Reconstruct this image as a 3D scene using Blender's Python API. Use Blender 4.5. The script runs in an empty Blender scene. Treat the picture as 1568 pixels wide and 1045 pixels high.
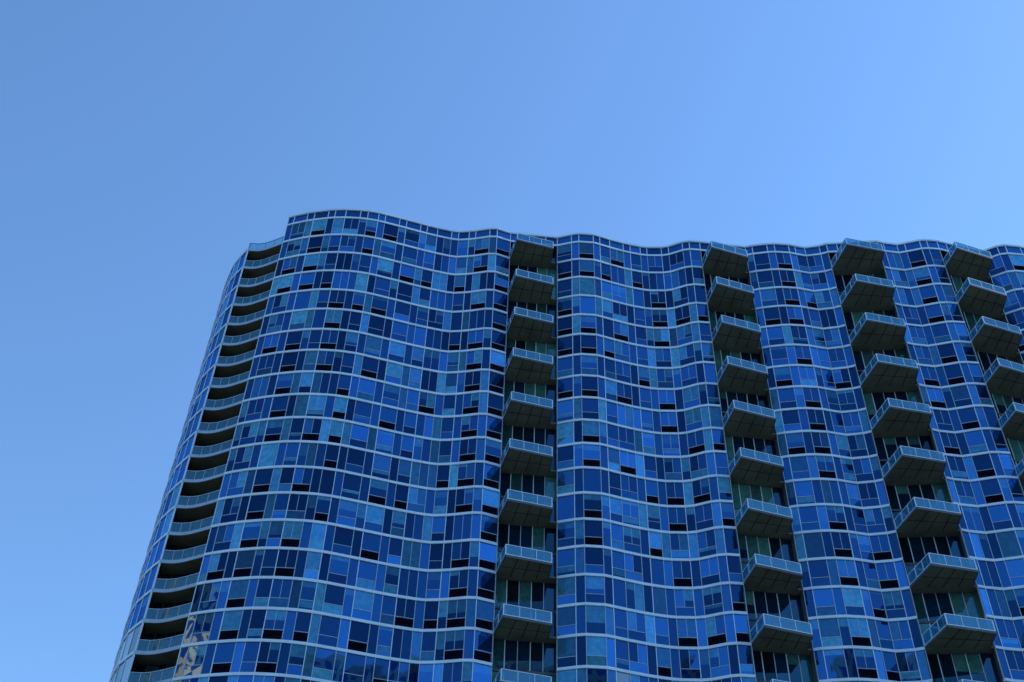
import bpy, math, random
from mathutils import Matrix, Vector
rng = random.Random(11)
scene = bpy.context.scene

# ---------------------------------------------------------------- materials
def new_mat(name):
    m = bpy.data.materials.new(name); m.use_nodes = True
    nt = m.node_tree
    for n in list(nt.nodes): nt.nodes.remove(n)
    out = nt.nodes.new('ShaderNodeOutputMaterial')
    return m, nt, out

def noisy(name, col, rough=0.6, metallic=0.0, var=0.25, scale=1.5, bump=0.0, spec=0.5):
    m, nt, out = new_mat(name)
    b = nt.nodes.new('ShaderNodeBsdfPrincipled')
    tc = nt.nodes.new('ShaderNodeTexCoord')
    nz = nt.nodes.new('ShaderNodeTexNoise'); nz.inputs['Scale'].default_value = scale
    nz.inputs['Detail'].default_value = 6
    nt.links.new(tc.outputs['Object'], nz.inputs['Vector'])
    r = nt.nodes.new('ShaderNodeValToRGB')
    r.color_ramp.elements[0].position = 0.3; r.color_ramp.elements[1].position = 0.7
    r.color_ramp.elements[0].color = tuple(c*(1-var) for c in col)+(1,)
    r.color_ramp.elements[1].color = tuple(min(1, c*(1+var)) for c in col)+(1,)
    nt.links.new(nz.outputs['Fac'], r.inputs['Fac'])
    nt.links.new(r.outputs['Color'], b.inputs['Base Color'])
    b.inputs['Roughness'].default_value = rough
    b.inputs['Metallic'].default_value = metallic
    b.inputs['Specular IOR Level'].default_value = spec
    if bump:
        bp = nt.nodes.new('ShaderNodeBump'); bp.inputs['Strength'].default_value = bump
        nt.links.new(nz.outputs['Fac'], bp.inputs['Height'])
        nt.links.new(bp.outputs['Normal'], b.inputs['Normal'])
    nt.links.new(b.outputs['BSDF'], out.inputs['Surface'])
    return m

def glass_mat(name, tint=(0.10, 0.42, 1.0), refl=0.02, gain=0.38, dark=(0.002, 0.006, 0.03), blind=(0.10, 0.42, 0.60), bump=0.25):
    """coated curtain-wall glass; attribute 'pane' = (blind drop, blind brightness, coating strength)"""
    m, nt, out = new_mat(name)
    at = nt.nodes.new('ShaderNodeAttribute'); at.attribute_name = 'pane'
    sep = nt.nodes.new('ShaderNodeSeparateColor'); nt.links.new(at.outputs['Color'], sep.inputs['Color'])
    uv = nt.nodes.new('ShaderNodeUVMap'); uv.uv_map = 'UVMap'
    sx = nt.nodes.new('ShaderNodeSeparateXYZ'); nt.links.new(uv.outputs['UV'], sx.inputs['Vector'])
    inv = nt.nodes.new('ShaderNodeMath'); inv.operation = 'SUBTRACT'; inv.inputs[0].default_value = 1.0
    nt.links.new(sx.outputs['Y'], inv.inputs[1])
    lt = nt.nodes.new('ShaderNodeMath'); lt.operation = 'LESS_THAN'
    nt.links.new(inv.outputs[0], lt.inputs[0]); nt.links.new(sep.outputs['Red'], lt.inputs[1])
    bl = nt.nodes.new('ShaderNodeMix'); bl.data_type = 'RGBA'
    bl.inputs['A'].default_value = (0.006, 0.015, 0.03, 1); bl.inputs['B'].default_value = blind+(1,)
    nt.links.new(sep.outputs['Green'], bl.inputs['Factor'])
    rm = nt.nodes.new('ShaderNodeMix'); rm.data_type = 'RGBA'
    rm.inputs['A'].default_value = dark+(1,); rm.inputs['B'].default_value = (0.004, 0.03, 0.11, 1)
    nt.links.new(sep.outputs['Blue'], rm.inputs['Factor'])
    mx = nt.nodes.new('ShaderNodeMix'); mx.data_type = 'RGBA'
    nt.links.new(lt.outputs[0], mx.inputs['Factor'])
    nt.links.new(rm.outputs['Result'], mx.inputs['A']); nt.links.new(bl.outputs['Result'], mx.inputs['B'])
    tc = nt.nodes.new('ShaderNodeTexCoord')
    nv = nt.nodes.new('ShaderNodeTexNoise'); nv.inputs['Scale'].default_value = 2.2; nv.inputs['Detail'].default_value = 3
    nt.links.new(tc.outputs['Object'], nv.inputs['Vector'])
    mr = nt.nodes.new('ShaderNodeMapRange'); mr.inputs['From Min'].default_value = 0.3; mr.inputs['From Max'].default_value = 0.7
    mr.inputs['To Min'].default_value = 0.72; mr.inputs['To Max'].default_value = 1.2
    nt.links.new(nv.outputs['Fac'], mr.inputs['Value'])
    vm = nt.nodes.new('ShaderNodeVectorMath'); vm.operation = 'SCALE'
    nt.links.new(mx.outputs['Result'], vm.inputs[0]); nt.links.new(mr.outputs['Result'], vm.inputs['Scale'])
    df = nt.nodes.new('ShaderNodeBsdfDiffuse'); nt.links.new(vm.outputs['Vector'], df.inputs['Color'])
    gl = nt.nodes.new('ShaderNodeBsdfGlossy'); gl.inputs['Roughness'].default_value = 0.02
    gl.inputs['Color'].default_value = tint+(1,)
    nz = nt.nodes.new('ShaderNodeTexNoise'); nz.inputs['Scale'].default_value = 0.5; nz.inputs['Detail'].default_value = 1
    nt.links.new(tc.outputs['Object'], nz.inputs['Vector'])
    bp = nt.nodes.new('ShaderNodeBump'); bp.inputs['Strength'].default_value = bump; bp.inputs['Distance'].default_value = 0.03
    nt.links.new(nz.outputs['Fac'], bp.inputs['Height']); nt.links.new(bp.outputs['Normal'], gl.inputs['Normal'])
    fr = nt.nodes.new('ShaderNodeFresnel'); fr.inputs['IOR'].default_value = 1.5
    ad = nt.nodes.new('ShaderNodeMath'); ad.operation = 'MULTIPLY_ADD'
    nt.links.new(sep.outputs['Blue'], ad.inputs[0]); ad.inputs[1].default_value = gain; ad.inputs[2].default_value = refl
    a2 = nt.nodes.new('ShaderNodeMath'); a2.operation = 'ADD'; a2.use_clamp = True
    nt.links.new(ad.outputs[0], a2.inputs[0]); nt.links.new(fr.outputs[0], a2.inputs[1])
    ms = nt.nodes.new('ShaderNodeMixShader')
    nt.links.new(a2.outputs[0], ms.inputs['Fac'])
    nt.links.new(df.outputs[0], ms.inputs[1]); nt.links.new(gl.outputs[0], ms.inputs[2])
    nt.links.new(ms.outputs[0], out.inputs['Surface'])
    return m

M_glass = glass_mat('curtain_wall_glass')
M_boosted = glass_mat('boosted_reflection_glass', tint=(0.75, 0.88, 0.90), refl=0.25, gain=0.25, blind=(0.2, 0.4, 0.4), bump=0.5)  # invented glass variant: neutral tint, raised reflectance to strengthen the cream tower reflections
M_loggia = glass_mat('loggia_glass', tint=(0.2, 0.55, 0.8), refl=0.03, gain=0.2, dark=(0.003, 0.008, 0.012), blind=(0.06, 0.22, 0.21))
M_frame = noisy('painted_aluminium', (0.56, 0.74, 0.88), 0.5, 0.0, 0.08, 0.7)
M_frame2 = noisy('anodised_mullion', (0.30, 0.44, 0.58), 0.45, 0.0, 0.10, 1.2)
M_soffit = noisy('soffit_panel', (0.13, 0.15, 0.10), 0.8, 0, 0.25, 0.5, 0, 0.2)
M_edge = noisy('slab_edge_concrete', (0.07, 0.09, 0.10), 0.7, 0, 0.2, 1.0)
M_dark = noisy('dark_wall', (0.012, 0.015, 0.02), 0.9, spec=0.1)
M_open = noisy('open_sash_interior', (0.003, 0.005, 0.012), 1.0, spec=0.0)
M_roof = noisy('roof_membrane', (0.25, 0.25, 0.25), 0.9)

m, nt, out = new_mat('railing_glass')
tr = nt.nodes.new('ShaderNodeBsdfTransparent'); tr.inputs['Color'].default_value = (0.45, 0.75, 0.88, 1)
gl = nt.nodes.new('ShaderNodeBsdfGlossy'); gl.inputs['Color'].default_value = (0.45, 0.8, 1, 1); gl.inputs['Roughness'].default_value = 0.05
df = nt.nodes.new('ShaderNodeBsdfDiffuse'); df.inputs['Color'].default_value = (0.08, 0.30, 0.42, 1)
m1 = nt.nodes.new('ShaderNodeMixShader'); m1.inputs[0].default_value = 0.65
nt.links.new(gl.outputs[0], m1.inputs[1]); nt.links.new(df.outputs[0], m1.inputs[2])
m2 = nt.nodes.new('ShaderNodeMixShader'); m2.inputs[0].default_value = 0.36
nt.links.new(tr.outputs[0], m2.inputs[1]); nt.links.new(m1.outputs[0], m2.inputs[2])
nt.links.new(m2.outputs[0], out.inputs['Surface'])
M_rail = m

# ---------------------------------------------------------------- mesh helpers
class MB:
    def __init__(s): s.v = []; s.f = []; s.uv = []; s.c = []
    def quad(s, pts, col=(0, 0, 0)):
        i = len(s.v); s.v += [tuple(p) for p in pts]; s.f.append(tuple(range(i, i+len(pts))))
        s.uv += [(0, 0), (1, 0), (1, 1), (0, 1)][:len(pts)] if len(pts) == 4 else [(0, 0)]*len(pts)
        s.c += [(col[0], col[1], col[2], 1)]*len(pts)
    def prism(s, poly, z0, z1):
        n = len(poly); i = len(s.v)
        s.v += [(p[0], p[1], z0) for p in poly]+[(p[0], p[1], z1) for p in poly]
        fs = [tuple(range(i+n-1, i-1, -1)), tuple(range(i+n, i+2*n))]
        fs += [(i+k, i+(k+1) % n, i+n+(k+1) % n, i+n+k) for k in range(n)]
        for f in fs:
            s.f.append(f); s.uv += [(0, 0)]*len(f); s.c += [(0, 0, 0.3, 1)]*len(f)
    def bar(s, p0, p1, n, o0, o1, z0, z1):
        a = (p0[0]+n[0]*o1, p0[1]+n[1]*o1); b = (p1[0]+n[0]*o1, p1[1]+n[1]*o1)
        c = (p1[0]+n[0]*o0, p1[1]+n[1]*o0); d = (p0[0]+n[0]*o0, p0[1]+n[1]*o0)
        s.prism([a, b, c, d], z0, z1)
    def strip(s, pts, nr, o0, o1, z0, z1):
        P = [(p[0]+n[0]*o1, p[1]+n[1]*o1) for p, n in zip(pts, nr)]
        Q = [(p[0]+n[0]*o0, p[1]+n[1]*o0) for p, n in zip(pts, nr)]
        for k in range(len(P)-1):
            s.prism([P[k], P[k+1], Q[k+1], Q[k]], z0, z1) if (k == 0 or k == len(P)-2) else s.open(P[k], P[k+1], Q[k+1], Q[k], z0, z1)
    def open(s, a, b, c, d, z0, z1):
        g = (0, 0, 0.3)
        s.quad([(a[0], a[1], z0), (b[0], b[1], z0), (b[0], b[1], z1), (a[0], a[1], z1)], g)
        s.quad([(d[0], d[1], z0), (c[0], c[1], z0), (b[0], b[1], z0), (a[0], a[1], z0)], g)
        s.quad([(a[0], a[1], z1), (b[0], b[1], z1), (c[0], c[1], z1), (d[0], d[1], z1)], g)
    def make(s, name, mat, parent):
        me = bpy.data.meshes.new(name); me.from_pydata(s.v, [], s.f); me.update()
        uv = me.uv_layers.new(name='UVMap')
        uv.data.foreach_set('uv', [x for p in s.uv for x in p])
        ca = me.color_attributes.new('pane', 'FLOAT_COLOR', 'CORNER')
        ca.data.foreach_set('color', [x for p in s.c for x in p])
        me.materials.append(mat)
        ob = bpy.data.objects.new(name, me); scene.collection.objects.link(ob); ob.parent = parent
        return ob

def empty(name):
    e = bpy.data.objects.new(name, None); scene.collection.objects.link(e); return e

def unit(x, y):
    l = math.hypot(x, y) or 1; return (x/l, y/l)
def normals(pts):
    out = []
    for i in range(len(pts)):
        ns = []
        if i > 0: ns.append(unit(pts[i][1]-pts[i-1][1], -(pts[i][0]-pts[i-1][0])))
        if i < len(pts)-1: ns.append(unit(pts[i+1][1]-pts[i][1], -(pts[i+1][0]-pts[i][0])))
        n = unit(sum(a[0] for a in ns), sum(a[1] for a in ns))
        c = max(0.6, n[0]*ns[0][0]+n[1]*ns[0][1])
        out.append((n[0]/c, n[1]/c))
    return out
def catmull(cp, sub=16):
    out = []
    P = [cp[0]]+list(cp)+[cp[-1]]
    for i in range(1, len(P)-2):
        p0, p1, p2, p3 = P[i-1], P[i], P[i+1], P[i+2]
        for j in range(sub):
            t = j/sub
            out.append(tuple(0.5*((2*p1[k])+(-p0[k]+p2[k])*t+(2*p0[k]-5*p1[k]+4*p2[k]-p3[k])*t*t+(-p0[k]+3*p1[k]-3*p2[k]+p3[k])*t**3) for k in (0, 1)))
    out.append(tuple(cp[-1])); return out
def cumlen(d):
    L = [0]
    for i in range(1, len(d)): L.append(L[-1]+math.dist(d[i], d[i-1]))
    return L
def at_len(d, L, s):
    s = max(0, min(L[-1], s))
    for i in range(1, len(d)):
        if L[i] >= s:
            t = (s-L[i-1])/max(1e-9, L[i]-L[i-1])
            return (d[i-1][0]+(d[i][0]-d[i-1][0])*t, d[i-1][1]+(d[i][1]-d[i-1][1])*t)
    return d[-1]
def len_at_x(d, L, x):
    for i in range(1, len(d)):
        if d[i][0] >= x:
            t = (x-d[i-1][0])/max(1e-9, d[i][0]-d[i-1][0]); return L[i-1]+(L[i]-L[i-1])*t
    return L[-1]

# ---------------------------------------------------------------- tower plan
FH = 3.0; L0 = 99.3; NF = 33
def lev(k): return L0-FH*k
front = [(-26.7, 87.5), (-24.6, 86.75), (-20.7, 86.0), (-16.9, 86.1), (-13.1, 87.1), (-10.1, 88.0), (-7.0, 88.7), (-5.1, 88.5), (-2.2, 88.0),
         (0.8, 89.3), (2.7, 89.7), (5.2, 88.9), (7.2, 88.3), (8.9, 88.3), (10.8, 88.9), (13.2, 89.6), (15.6, 90.0), (17.9, 89.8), (20.2, 88.8),
         (22.8, 89.0), (26.0, 89.6), (28.0, 89.1), (30.1, 88.7), (32.0, 88.7), (34.6, 89.1), (37.0, 88.2), (39.4, 87.2), (42.0, 87.6), (44.6, 88.1), (47.1, 87.3),
         (49.5, 87.3), (52.5, 88.3), (54.8, 88.7), (56.8, 87.6), (59.0, 87.6), (62.0, 88.4), (65.0, 88.6), (68.0, 87.6), (71.0, 87.5), (74.0, 88.3),
         (78.0, 88.6), (82.0, 88.0)]
balc = [((-0.65, 4.9), [(-0.65, 89.0), (0.16, 85.7), (4.3, 86.8), (4.1, 89.3)]),
        ((21.7, 27.2), [(21.7, 89.0), (22.3, 85.7), (26.6, 87.0), (26.6, 89.4)]),
        ((36.6, 42.4), [(36.6, 88.2), (37.4, 84.5), (41.7, 85.3), (42.0, 87.8)]),
        ((49.3, 55.0), [(49.3, 87.4), (49.8, 84.4), (54.2, 85.8), (54.5, 88.6)]),
        ((66.0, 71.8), [(66.0, 88.3), (66.6, 84.8), (71.0, 85.9), (71.2, 87.6)])]
dense = catmull(front); DL = cumlen(dense)

def fill(a, b, pat):
    out = []; s = 0; tot = b-a; i = rng.randrange(len(pat)); ws = []
    while s < tot-0.6:
        w = pat[i % len(pat)]; ws.append(w); s += w; i += 1
    k = tot/sum(ws); c = a
    for w in ws:
        out.append((c, c+w*k, w)); c += w*k
    return out
PAT = [0.85, 1.7, 0.8, 1.25, 1.7, 0.85, 1.25, 0.8, 1.7]
mods = []
cur = 0.0
for (xr, poly) in balc:
    s0 = len_at_x(dense, DL, xr[0]); s1 = len_at_x(dense, DL, xr[1])
    for a, b, w in fill(cur, s0, PAT): mods.append((at_len(dense, DL, a), at_len(dense, DL, b), w, 'F'))
    mods.append((at_len(dense, DL, s0), at_len(dense, DL, s1), 0, 'R'))
    cur = s1
for a, b, w in fill(cur, DL[-1], PAT): mods.append((at_len(dense, DL, a), at_len(dense, DL, b), w, 'F'))

tower = empty('apartment_tower')
G = MB(); BG = MB(); LG = MB(); FR = MB(); MU = MB(); SO = MB(); ED = MB(); DK = MB(); RG = MB(); RF = MB(); OP = MB()

def pane(mb, p0, p1, n, z0, z1, col, off=0.0, jit=0.010):
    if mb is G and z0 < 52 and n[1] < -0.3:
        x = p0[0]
        if (x < -25.2 and z0 < 49) or (z0 < 46.5 and (7 < x < 11 or 27.5 < x < 32 or 43 < x < 46) and rng.random() < 0.5): mb = BG  # hand-picked low panes get the boosted reflection, not a different real glazing
    o = [off+rng.uniform(-jit, jit) for _ in range(4)]
    mb.quad([(p0[0]+n[0]*o[0], p0[1]+n[1]*o[0], z0), (p1[0]+n[0]*o[1], p1[1]+n[1]*o[1], z0),
             (p1[0]+n[0]*o[2], p1[1]+n[1]*o[2], z1), (p0[0]+n[0]*o[3], p0[1]+n[1]*o[3], z1)], col)
def lerp(p, q, t): return (p[0]+(q[0]-p[0])*t, p[1]+(q[1]-p[1])*t)
def rnd_col(x=0):
    t = min(1, max(0, (x+30)/90))
    r = rng.random()-0.12*t+0.06; room = rng.choice((0.02, 0.12, 0.25, 0.45, 0.8))*rng.uniform(0.6, 1.3)+0.12*t
    if r < 0.58: return (0, 0, room)
    if r < 0.75: return (rng.uniform(0.15, 0.8), rng.uniform(0.15, 0.6), room)
    if r < 0.88: return (1.1, rng.uniform(0.08, 0.35), room)
    return (1.1, rng.uniform(0.4, 1.0), room)
def vbar(p, n, w, o1, z0, z1, mb=None):
    t = (-n[1], n[0]); l = math.hypot(*t); t = (t[0]/l, t[1]/l)
    (mb or MU).bar((p[0]-t[0]*w/2, p[1]-t[1]*w/2), (p[0]+t[0]*w/2, p[1]+t[1]*w/2), n, -0.06, o1, z0, z1)
BH = 0.26
def sash(p0, p1, n, z0, zs, prob):
    if rng.random() < prob:
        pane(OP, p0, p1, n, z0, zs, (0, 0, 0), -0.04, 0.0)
    else: pane(G, p0, p1, n, z0, zs, rnd_col(p0[0]))

def window_bay(p0, p1, n, w, z0, st, vent, k):
    z1 = z0+FH-BH; X = p0[0]
    if w > 1.5:
        split = st[0] < 0.4
        if vent:
            zs = z0+0.9
            MU.bar(p0, p1, n, -0.05, 0.035, zs, zs+0.055)
            sash(p0, p1, n, z0, zs, st[2])
            zb = zs+0.055
        else: zb = z0
        if split:
            m_ = lerp(p0, p1, 0.5); vbar(m_, n, 0.045, 0.03, zb, z1)
            c = rnd_col(X)
            pane(G, p0, m_, n, zb, z1, c); pane(G, m_, p1, n, zb, z1, c if rng.random() < .5 else rnd_col(X))
        else: pane(G, p0, p1, n, zb, z1, rnd_col(X))
    else:
        if vent and w > 1.1:
            zs = z0+0.9
            MU.bar(p0, p1, n, -0.05, 0.035, zs, zs+0.05)
            sash(p0, p1, n, z0, zs, st[2]*0.65)
            pane(G, p0, p1, n, zs+0.05, z1, rnd_col(X))
        else: pane(G, p0, p1, n, z0, z1, rnd_col(X))

styles = [(rng.random(), rng.random() < 0.88, rng.choice((0.15, 0.5, 0.8, 0.96))) for _ in mods]
runs = []; start = 0
for i, md in enumerate(mods+[(None, None, 0, 'R')]):
    if md[3] == 'R':
        if i > start: runs.append((start, i))
        start = i+1

def run_pts(a, b): return [mods[a][0]]+[mods[i][1] for i in range(a, b)]
allpts = [mods[0][0]]+[m_[1] for m_ in mods]
for (a, b) in runs:
    pts = run_pts(a, b); nr = normals(pts)
    for k in range(0, NF+1):
        z = lev(k)
        FR.strip(pts, nr, -0.15, 0.12, z-BH, z)
    for k in range(0, NF):
        z = lev(k)
        for j in range(a, b):
            p0, p1, w, kd = mods[j]
            n = unit(p1[1]-p0[1], -(p1[0]-p0[0]))
            vent = styles[j][1]
            if rng.random() < 0.10: vent = not vent
            window_bay(p0, p1, n, w, z, styles[j], vent, k)
    for j, p in enumerate(pts):
        for k in range(0, NF):
            vbar(p, nr[j], 0.065, 0.06, lev(k), lev(k)+FH-BH, FR if (j+a) % 3 == 0 else MU)
# parapet over the whole front
prn = normals(allpts)
RZ = L0+FH
FR.strip(allpts, prn, -0.2, 0.11, RZ-BH, RZ)
for j in range(len(mods)):
    p0, p1, w, kd = mods[j]; n = unit(p1[1]-p0[1], -(p1[0]-p0[0]))
    nn = max(1, round(math.dist(p0, p1)/1.25))
    for q in range(nn):
        pane(G, lerp(p0, p1, q/nn), lerp(p0, p1, (q+1)/nn), n, RZ, RZ+1.15, (0, 0, 0.2+rng.random()*0.5))
        vbar(lerp(p0, p1, q/nn), n, 0.08, 0.06, RZ, RZ+1.15, FR)
FR.strip(allpts, prn, -0.3, 0.16, RZ+1.15, RZ+1.4)

# recesses + balconies
for j, (p0, p1, w, kd) in enumerate(mods):
    if kd != 'R': continue
    bi = [i for i, m_ in enumerate(mods) if m_[3] == 'R'].index(j)
    poly = balc[bi][1]
    D = 0.9
    n = unit(p1[1]-p0[1], -(p1[0]-p0[0]))
    q0 = (p0[0]-n[0]*D, p0[1]-n[1]*D); q1 = (p1[0]-n[0]*D, p1[1]-n[1]*D)
    zt = RZ-BH
    for (a, b) in ((p0, q0), (q1, p1)):
        nn = unit(b[1]-a[1], -(b[0]-a[0]))
        ED.bar(a, b, nn, -0.12, 0.0, lev(NF-1), zt)
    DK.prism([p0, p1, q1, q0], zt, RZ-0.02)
    nseg = 5
    for k in range(0, NF):
        z = lev(k)
        for s_ in range(nseg):
            a = lerp(q0, q1, s_/nseg); b = lerp(q0, q1, (s_+1)/nseg)
            rr = rng.random()
            c = (0, 0, rng.random()*0.5) if rr < 0.62 else (1.1 if rr < 0.85 else rng.uniform(.3, .8), rng.uniform(0.2, 1.0), 0.3)
            pane(LG, a, b, n, z, z+FH-0.25, c)
            vbar(a, n, 0.07, 0.06, z, z+FH-0.25, FR if s_ % 2 else MU)
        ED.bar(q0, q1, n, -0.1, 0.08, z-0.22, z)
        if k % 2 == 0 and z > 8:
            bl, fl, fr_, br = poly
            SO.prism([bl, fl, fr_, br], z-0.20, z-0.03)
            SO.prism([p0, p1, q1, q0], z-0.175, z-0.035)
            e = [bl, fl, fr_, br]
            for a, b in zip(e[:-1], e[1:]):
                nn = unit(b[1]-a[1], -(b[0]-a[0]))
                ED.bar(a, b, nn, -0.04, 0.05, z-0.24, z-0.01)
                RG.bar(a, b, nn, -0.02, -0.005, z+0.06, z+1.0)
                FR.bar(a, b, nn, -0.045, 0.02, z+1.03, z+1.09)
                FR.bar(a, b, nn, -0.03, 0.06, z-0.01, z+0.06)
                L = math.dist(a, b); m_ = max(1, round(L/1.4))
                for t in range(m_+1):
                    vbar(lerp(a, b, t/m_), nn, 0.045, 0.04, z+0.06, z+1.03, FR)
            for t in (0.27, 0.52, 0.77):
                a = lerp(bl, br, t); b = lerp(fl, fr_, t)
                nn = unit(b[1]-a[1], -(b[0]-a[0]))
                DK.bar(a, b, nn, -0.03, 0.03, z-0.215, z-0.19)
            a = lerp(bl, fl, 0.5); b = lerp(br, fr_, 0.5)
            nn = unit(b[1]-a[1], -(b[0]-a[0])); DK.bar(a, b, nn, -0.03, 0.03, z-0.213, z-0.191)
            if rng.random() < 0.5:
                c = lerp(lerp(bl, br, rng.uniform(.3, .7)), lerp(fl, fr_, .5), 0.6)
                DK.prism([(c[0]-.35, c[1]-.35), (c[0]+.35, c[1]-.35), (c[0]+.35, c[1]+.35), (c[0]-.35, c[1]+.35)], z-0.03, z+0.75)

# left flank
bow = catmull([(-33.0, 113.0), (-35.2, 107.5), (-35.9, 102.0), (-35.4, 97.8), (-34.7, 95.5), (-33.8, 93.3), (-32.6, 90.9), (-30.9, 88.8)], 12)
BL = cumlen(bow); nb = 18
bp = [at_len(bow, BL, BL[-1]*i/nb) for i in range(nb+1)]; bn = normals(bp)
gal = catmull([(-30.9, 88.8), (-29.9, 88.85), (-29.0, 88.65), (-27.9, 88.15), (-26.72, 87.52)], 4)
gn = normals(gal)
wall = [(-31.2, 90.8), (-29.2, 90.7), (-27.6, 90.1), (-26.4, 89.2)]
for k in range(1, NF+1):
    z = lev(k)
    FR.strip(bp, bn, -0.15, 0.10, z-BH, z)
    if k < NF:
        for i in range(nb):
            n = unit(bp[i+1][1]-bp[i][1], -(bp[i+1][0]-bp[i][0]))
            pane(G, bp[i], bp[i+1], n, z, z+FH-BH, (0, 0, 0.4+rng.random()*.5) if rng.random() < .5 else rnd_col())
            vbar(bp[i], n, 0.08, 0.06, z, z+FH-BH, FR)
        vbar(bp[-1], bn[-1], 0.12, 0.08, z, z+FH-BH, FR)
for k in range(0, NF+1):
    z = lev(k)
    poly = gal+[wall[3], wall[2], wall[1], wall[0]]
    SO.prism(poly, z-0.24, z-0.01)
    MU.strip(gal, gn, -0.02, 0.07, z-0.30, z+0.04)
    RG.strip(gal, gn, -0.03, -0.01, z+0.06, z+1.0)
    MU.strip(gal, gn, -0.05, 0.03, z+1.02, z+1.09)
    for i in range(0, len(gal), 4): vbar(gal[i], gn[i], 0.05, 0.03, z+0.06, z+1.02, MU)
    if k > 0:
        for i in range(3):
            n = unit(wall[i+1][1]-wall[i][1], -(wall[i+1][0]-wall[i][0]))
            for h in range(2):
                a = lerp(wall[i], wall[i+1], h/2); b = lerp(wall[i], wall[i+1], h/2+.5)
                pane(LG, a, b, n, z, z+FH-0.25, (1.1 if rng.random() < .2 else 0, rng.random()*.4, 0.05))
                vbar(a, n, 0.06, 0.05, z, z+FH-0.25, ED)
FR.strip(bp, bn, -0.2, 0.12, L0-BH, L0+0.35)
for (a, b) in (((-30.9, 88.8), (-31.2, 90.8)), ((-26.4, 89.2), (-26.7, 87.5))):
    nn = unit(b[1]-a[1], -(b[0]-a[0])); DK.bar(a, b, nn, -0.1, 0.0, 0, L0-0.02 if a[0] < -30 else RZ)

# other flanks (right, back)
back = [(82.0, 88.0), (84.0, 91.0), (84.5, 100.0), (83.0, 110.0), (80, 113.5), (60, 114.5), (40, 113.5), (20, 114.5), (0, 113.5), (-20, 114.5), (-30, 114.2), (-33.0, 113.0)]
bd = catmull(back, 8); BDL = cumlen(bd); nbk = 100
bk = [at_len(bd, BDL, BDL[-1]*i/nbk) for i in range(nbk+1)]; bkn = normals(bk)
for k in range(0, NF+1):
    z = lev(k); FR.strip(bk, bkn, -0.15, 0.11, z-BH, z)
    if k < NF:
        for i in range(nbk):
            n = unit(bk[i+1][1]-bk[i][1], -(bk[i+1][0]-bk[i][0]))
            pane(G, bk[i], bk[i+1], n, z, z+FH-BH, rnd_col()); vbar(bk[i], n, 0.1, 0.06, z, z+FH-BH, FR)
FR.strip(bk, bkn, -0.2, 0.12, RZ-BH, RZ+0.3)
RF.quad([(p[0], p[1], RZ-0.05) for p in allpts+bk[1:-8]+[(-26.9, 113.9)]])
RF.quad([(p[0], p[1], L0-0.05) for p in bp+[(-31.2, 90.8), (-26.4, 89.2), (-26.9, 113.9)]])
uw = [(-26.9, 113.9), (-27.0, 104), (-26.7, 96), (-26.4, 89.2), (-26.68, 87.6)]
un = normals(uw)
FR.strip(uw, un, -0.15, 0.05, RZ-BH, RZ+1.4)
for i in range(len(uw)-1):
    n = unit(uw[i+1][1]-uw[i][1], -(uw[i+1][0]-uw[i][0])); pane(G, uw[i], uw[i+1], n, L0, RZ-BH, (0, 0, .5))
for x, y, h in ((-19.0, 87.5, 1.6), (-20.4, 90.0, 0.9)):
    MU.prism([(x-.04, y-.04), (x+.04, y-.04), (x+.04, y+.04), (x-.04, y+.04)], RZ, RZ+1.4+h)
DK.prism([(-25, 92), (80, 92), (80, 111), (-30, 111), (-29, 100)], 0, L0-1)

G.make('window_glass', M_glass, tower); BG.make('boosted_reflection_panes', M_boosted, tower); LG.make('loggia_doors', M_loggia, tower)
FR.make('floor_bands_and_frames', M_frame, tower); MU.make('mullions', M_frame2, tower)
SO.make('balcony_soffits', M_soffit, tower); ED.make('balcony_edges', M_edge, tower)
DK.make('inner_walls', M_dark, tower); RG.make('balcony_railing_glass', M_rail, tower); RF.make('roof_deck', M_roof, tower)
OP.make('open_sashes', M_open, tower)

# ---------------------------------------------------------------- neighbouring towers (seen in the glass)
M_stone = noisy('limestone', (0.50, 0.43, 0.32), 0.8, 0, 0.1, 0.3)
def block(name, cx, cy, wx, wy, H, rot):
    e = empty(name); S = MB(); W = MB()
    c, s = math.cos(rot), math.sin(rot)
    T = lambda x, y: (cx+c*x-s*y, cy+s*x+c*y)
    cor = [(-wx/2, -wy/2), (wx/2, -wy/2), (wx/2, wy/2), (-wx/2, wy/2)]
    core = [T(x*0.985, y*0.985) for x, y in cor]
    W.prism(core, 0, H-1)
    S.prism([T(*q) for q in cor], H-1.5, H)
    for i in range(4):
        a = T(*cor[i]); b = T(*cor[(i+1) % 4]); n = unit(b[1]-a[1], -(b[0]-a[0]))
        L = math.dist(a, b); m_ = int(L/3.2)
        for t in range(m_+1):
            vbar(lerp(a, b, t/m_), n, 1.1, 0.0, 0, H-1.5, S)
        for f in range(int(H/3.3)):
            S.bar(a, b, n, -0.35, -0.03, f*3.3, f*3.3+1.1)
    S.make('stone_frame', M_stone, e); W.make('windows', M_glass, e)
block('office_tower', 38, -62, 46, 26, 124, 0.1)
block('office_tower', -120, 22, 30, 40, 112, 0.5)

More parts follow.
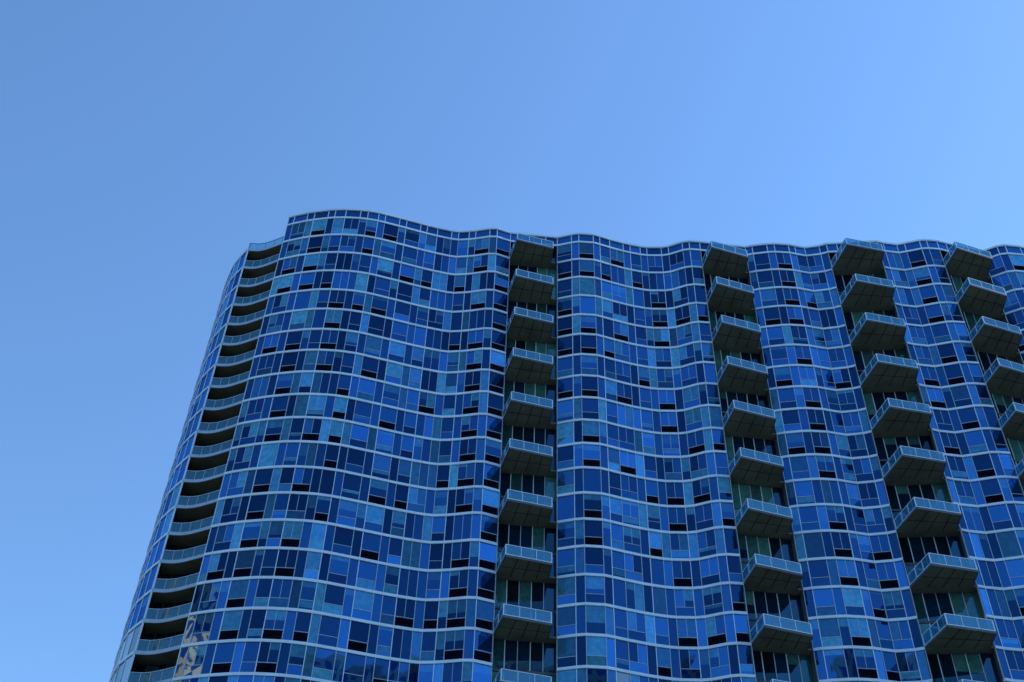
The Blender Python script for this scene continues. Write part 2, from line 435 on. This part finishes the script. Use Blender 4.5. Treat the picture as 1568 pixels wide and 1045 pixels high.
# ---------------------------------------------------------------- ground, street
def sheet(name, x0, x1, y0, y1, z, mat):
    me = bpy.data.meshes.new(name); me.from_pydata([(x0, y0, z), (x1, y0, z), (x1, y1, z), (x0, y1, z)], [], [(0, 1, 2, 3)])
    me.materials.append(mat); o = bpy.data.objects.new(name, me); scene.collection.objects.link(o); return o
sheet('ground', -3000, 3000, -3000, 3000, 0, noisy('city_ground', (0.14, 0.14, 0.13), 0.9, 0, 0.3, 0.05))
sheet('road', -400, 400, 30, 44, 0.004, noisy('asphalt', (0.05, 0.05, 0.052), 0.9, 0, 0.2, 2))
pv = MB(); pv.prism([(-400, 44), (400, 44), (400, 50), (-400, 50)], 0, 0.13); pv.prism([(-400, -6), (400, -6), (400, 30), (-400, 30)], 0, 0.13)
pv.make('pavement', noisy('paving', (0.3, 0.29, 0.27), 0.85, 0, 0.15, 1), None)
ln = MB()
for i in range(-40, 40): ln.quad([(i*8, 36.93, 0.008), (i*8+3, 36.93, 0.008), (i*8+3, 37.07, 0.008), (i*8, 37.07, 0.008)])
ln.make('lane_markings', noisy('road_paint', (0.7, 0.7, 0.68), 0.7), None)

# ---------------------------------------------------------------- light
SUN_EL = math.radians(45); SUN_AZ = math.radians(77)
d = Vector((math.sin(SUN_AZ)*math.cos(SUN_EL), math.cos(SUN_AZ)*math.cos(SUN_EL), math.sin(SUN_EL)))
sun = bpy.data.lights.new('sun', 'SUN'); sun.energy = 3.0; sun.angle = math.radians(0.5); sun.color = (1, 0.95, 0.87)
so = bpy.data.objects.new('sun', sun); scene.collection.objects.link(so)
so.rotation_euler = d.to_track_quat('Z', 'Y').to_euler(); so.location = (60, 40, 200)

w = bpy.data.worlds.new("World"); scene.world = w; w.use_nodes = True
nt = w.node_tree; bg = nt.nodes['Background']
sky = nt.nodes.new('ShaderNodeTexSky'); sky.sky_type = 'NISHITA'; sky.sun_disc = False
sky.sun_elevation = SUN_EL; sky.sun_rotation = SUN_AZ
sky.altitude = 0; sky.air_density = 1.2; sky.dust_density = 0.15; sky.ozone_density = 3.0
mxs = nt.nodes.new('ShaderNodeMix'); mxs.data_type = 'RGBA'; mxs.blend_type = 'MULTIPLY'
mxs.inputs['Factor'].default_value = 1.0; mxs.inputs['B'].default_value = (1.04, 1.36, 1.62, 1)
nt.links.new(sky.outputs['Color'], mxs.inputs['A'])
nt.links.new(mxs.outputs['Result'], bg.inputs['Color']); bg.inputs['Strength'].default_value = 0.15

# ---------------------------------------------------------------- camera
th = math.radians(43.6); ro = math.radians(2.22)
F = Vector((0, math.cos(th), math.sin(th))); R0 = Vector((1, 0, 0)); U0 = Vector((0, -math.sin(th), math.cos(th)))
R = R0*math.cos(ro)+U0*math.sin(ro); U = -R0*math.sin(ro)+U0*math.cos(ro)
cam = bpy.data.cameras.new('camera'); cam.lens = 40.0; cam.sensor_width = 36; cam.clip_end = 6000
co = bpy.data.objects.new('camera', cam); scene.collection.objects.link(co)
mm = Matrix((R, U, -F)).transposed().to_4x4(); mm.translation = Vector((0, 0, 1.7)); co.matrix_world = mm
scene.camera = co
scene.view_settings.view_transform = 'Standard'; scene.view_settings.look = 'None'; scene.view_settings.exposure = 0
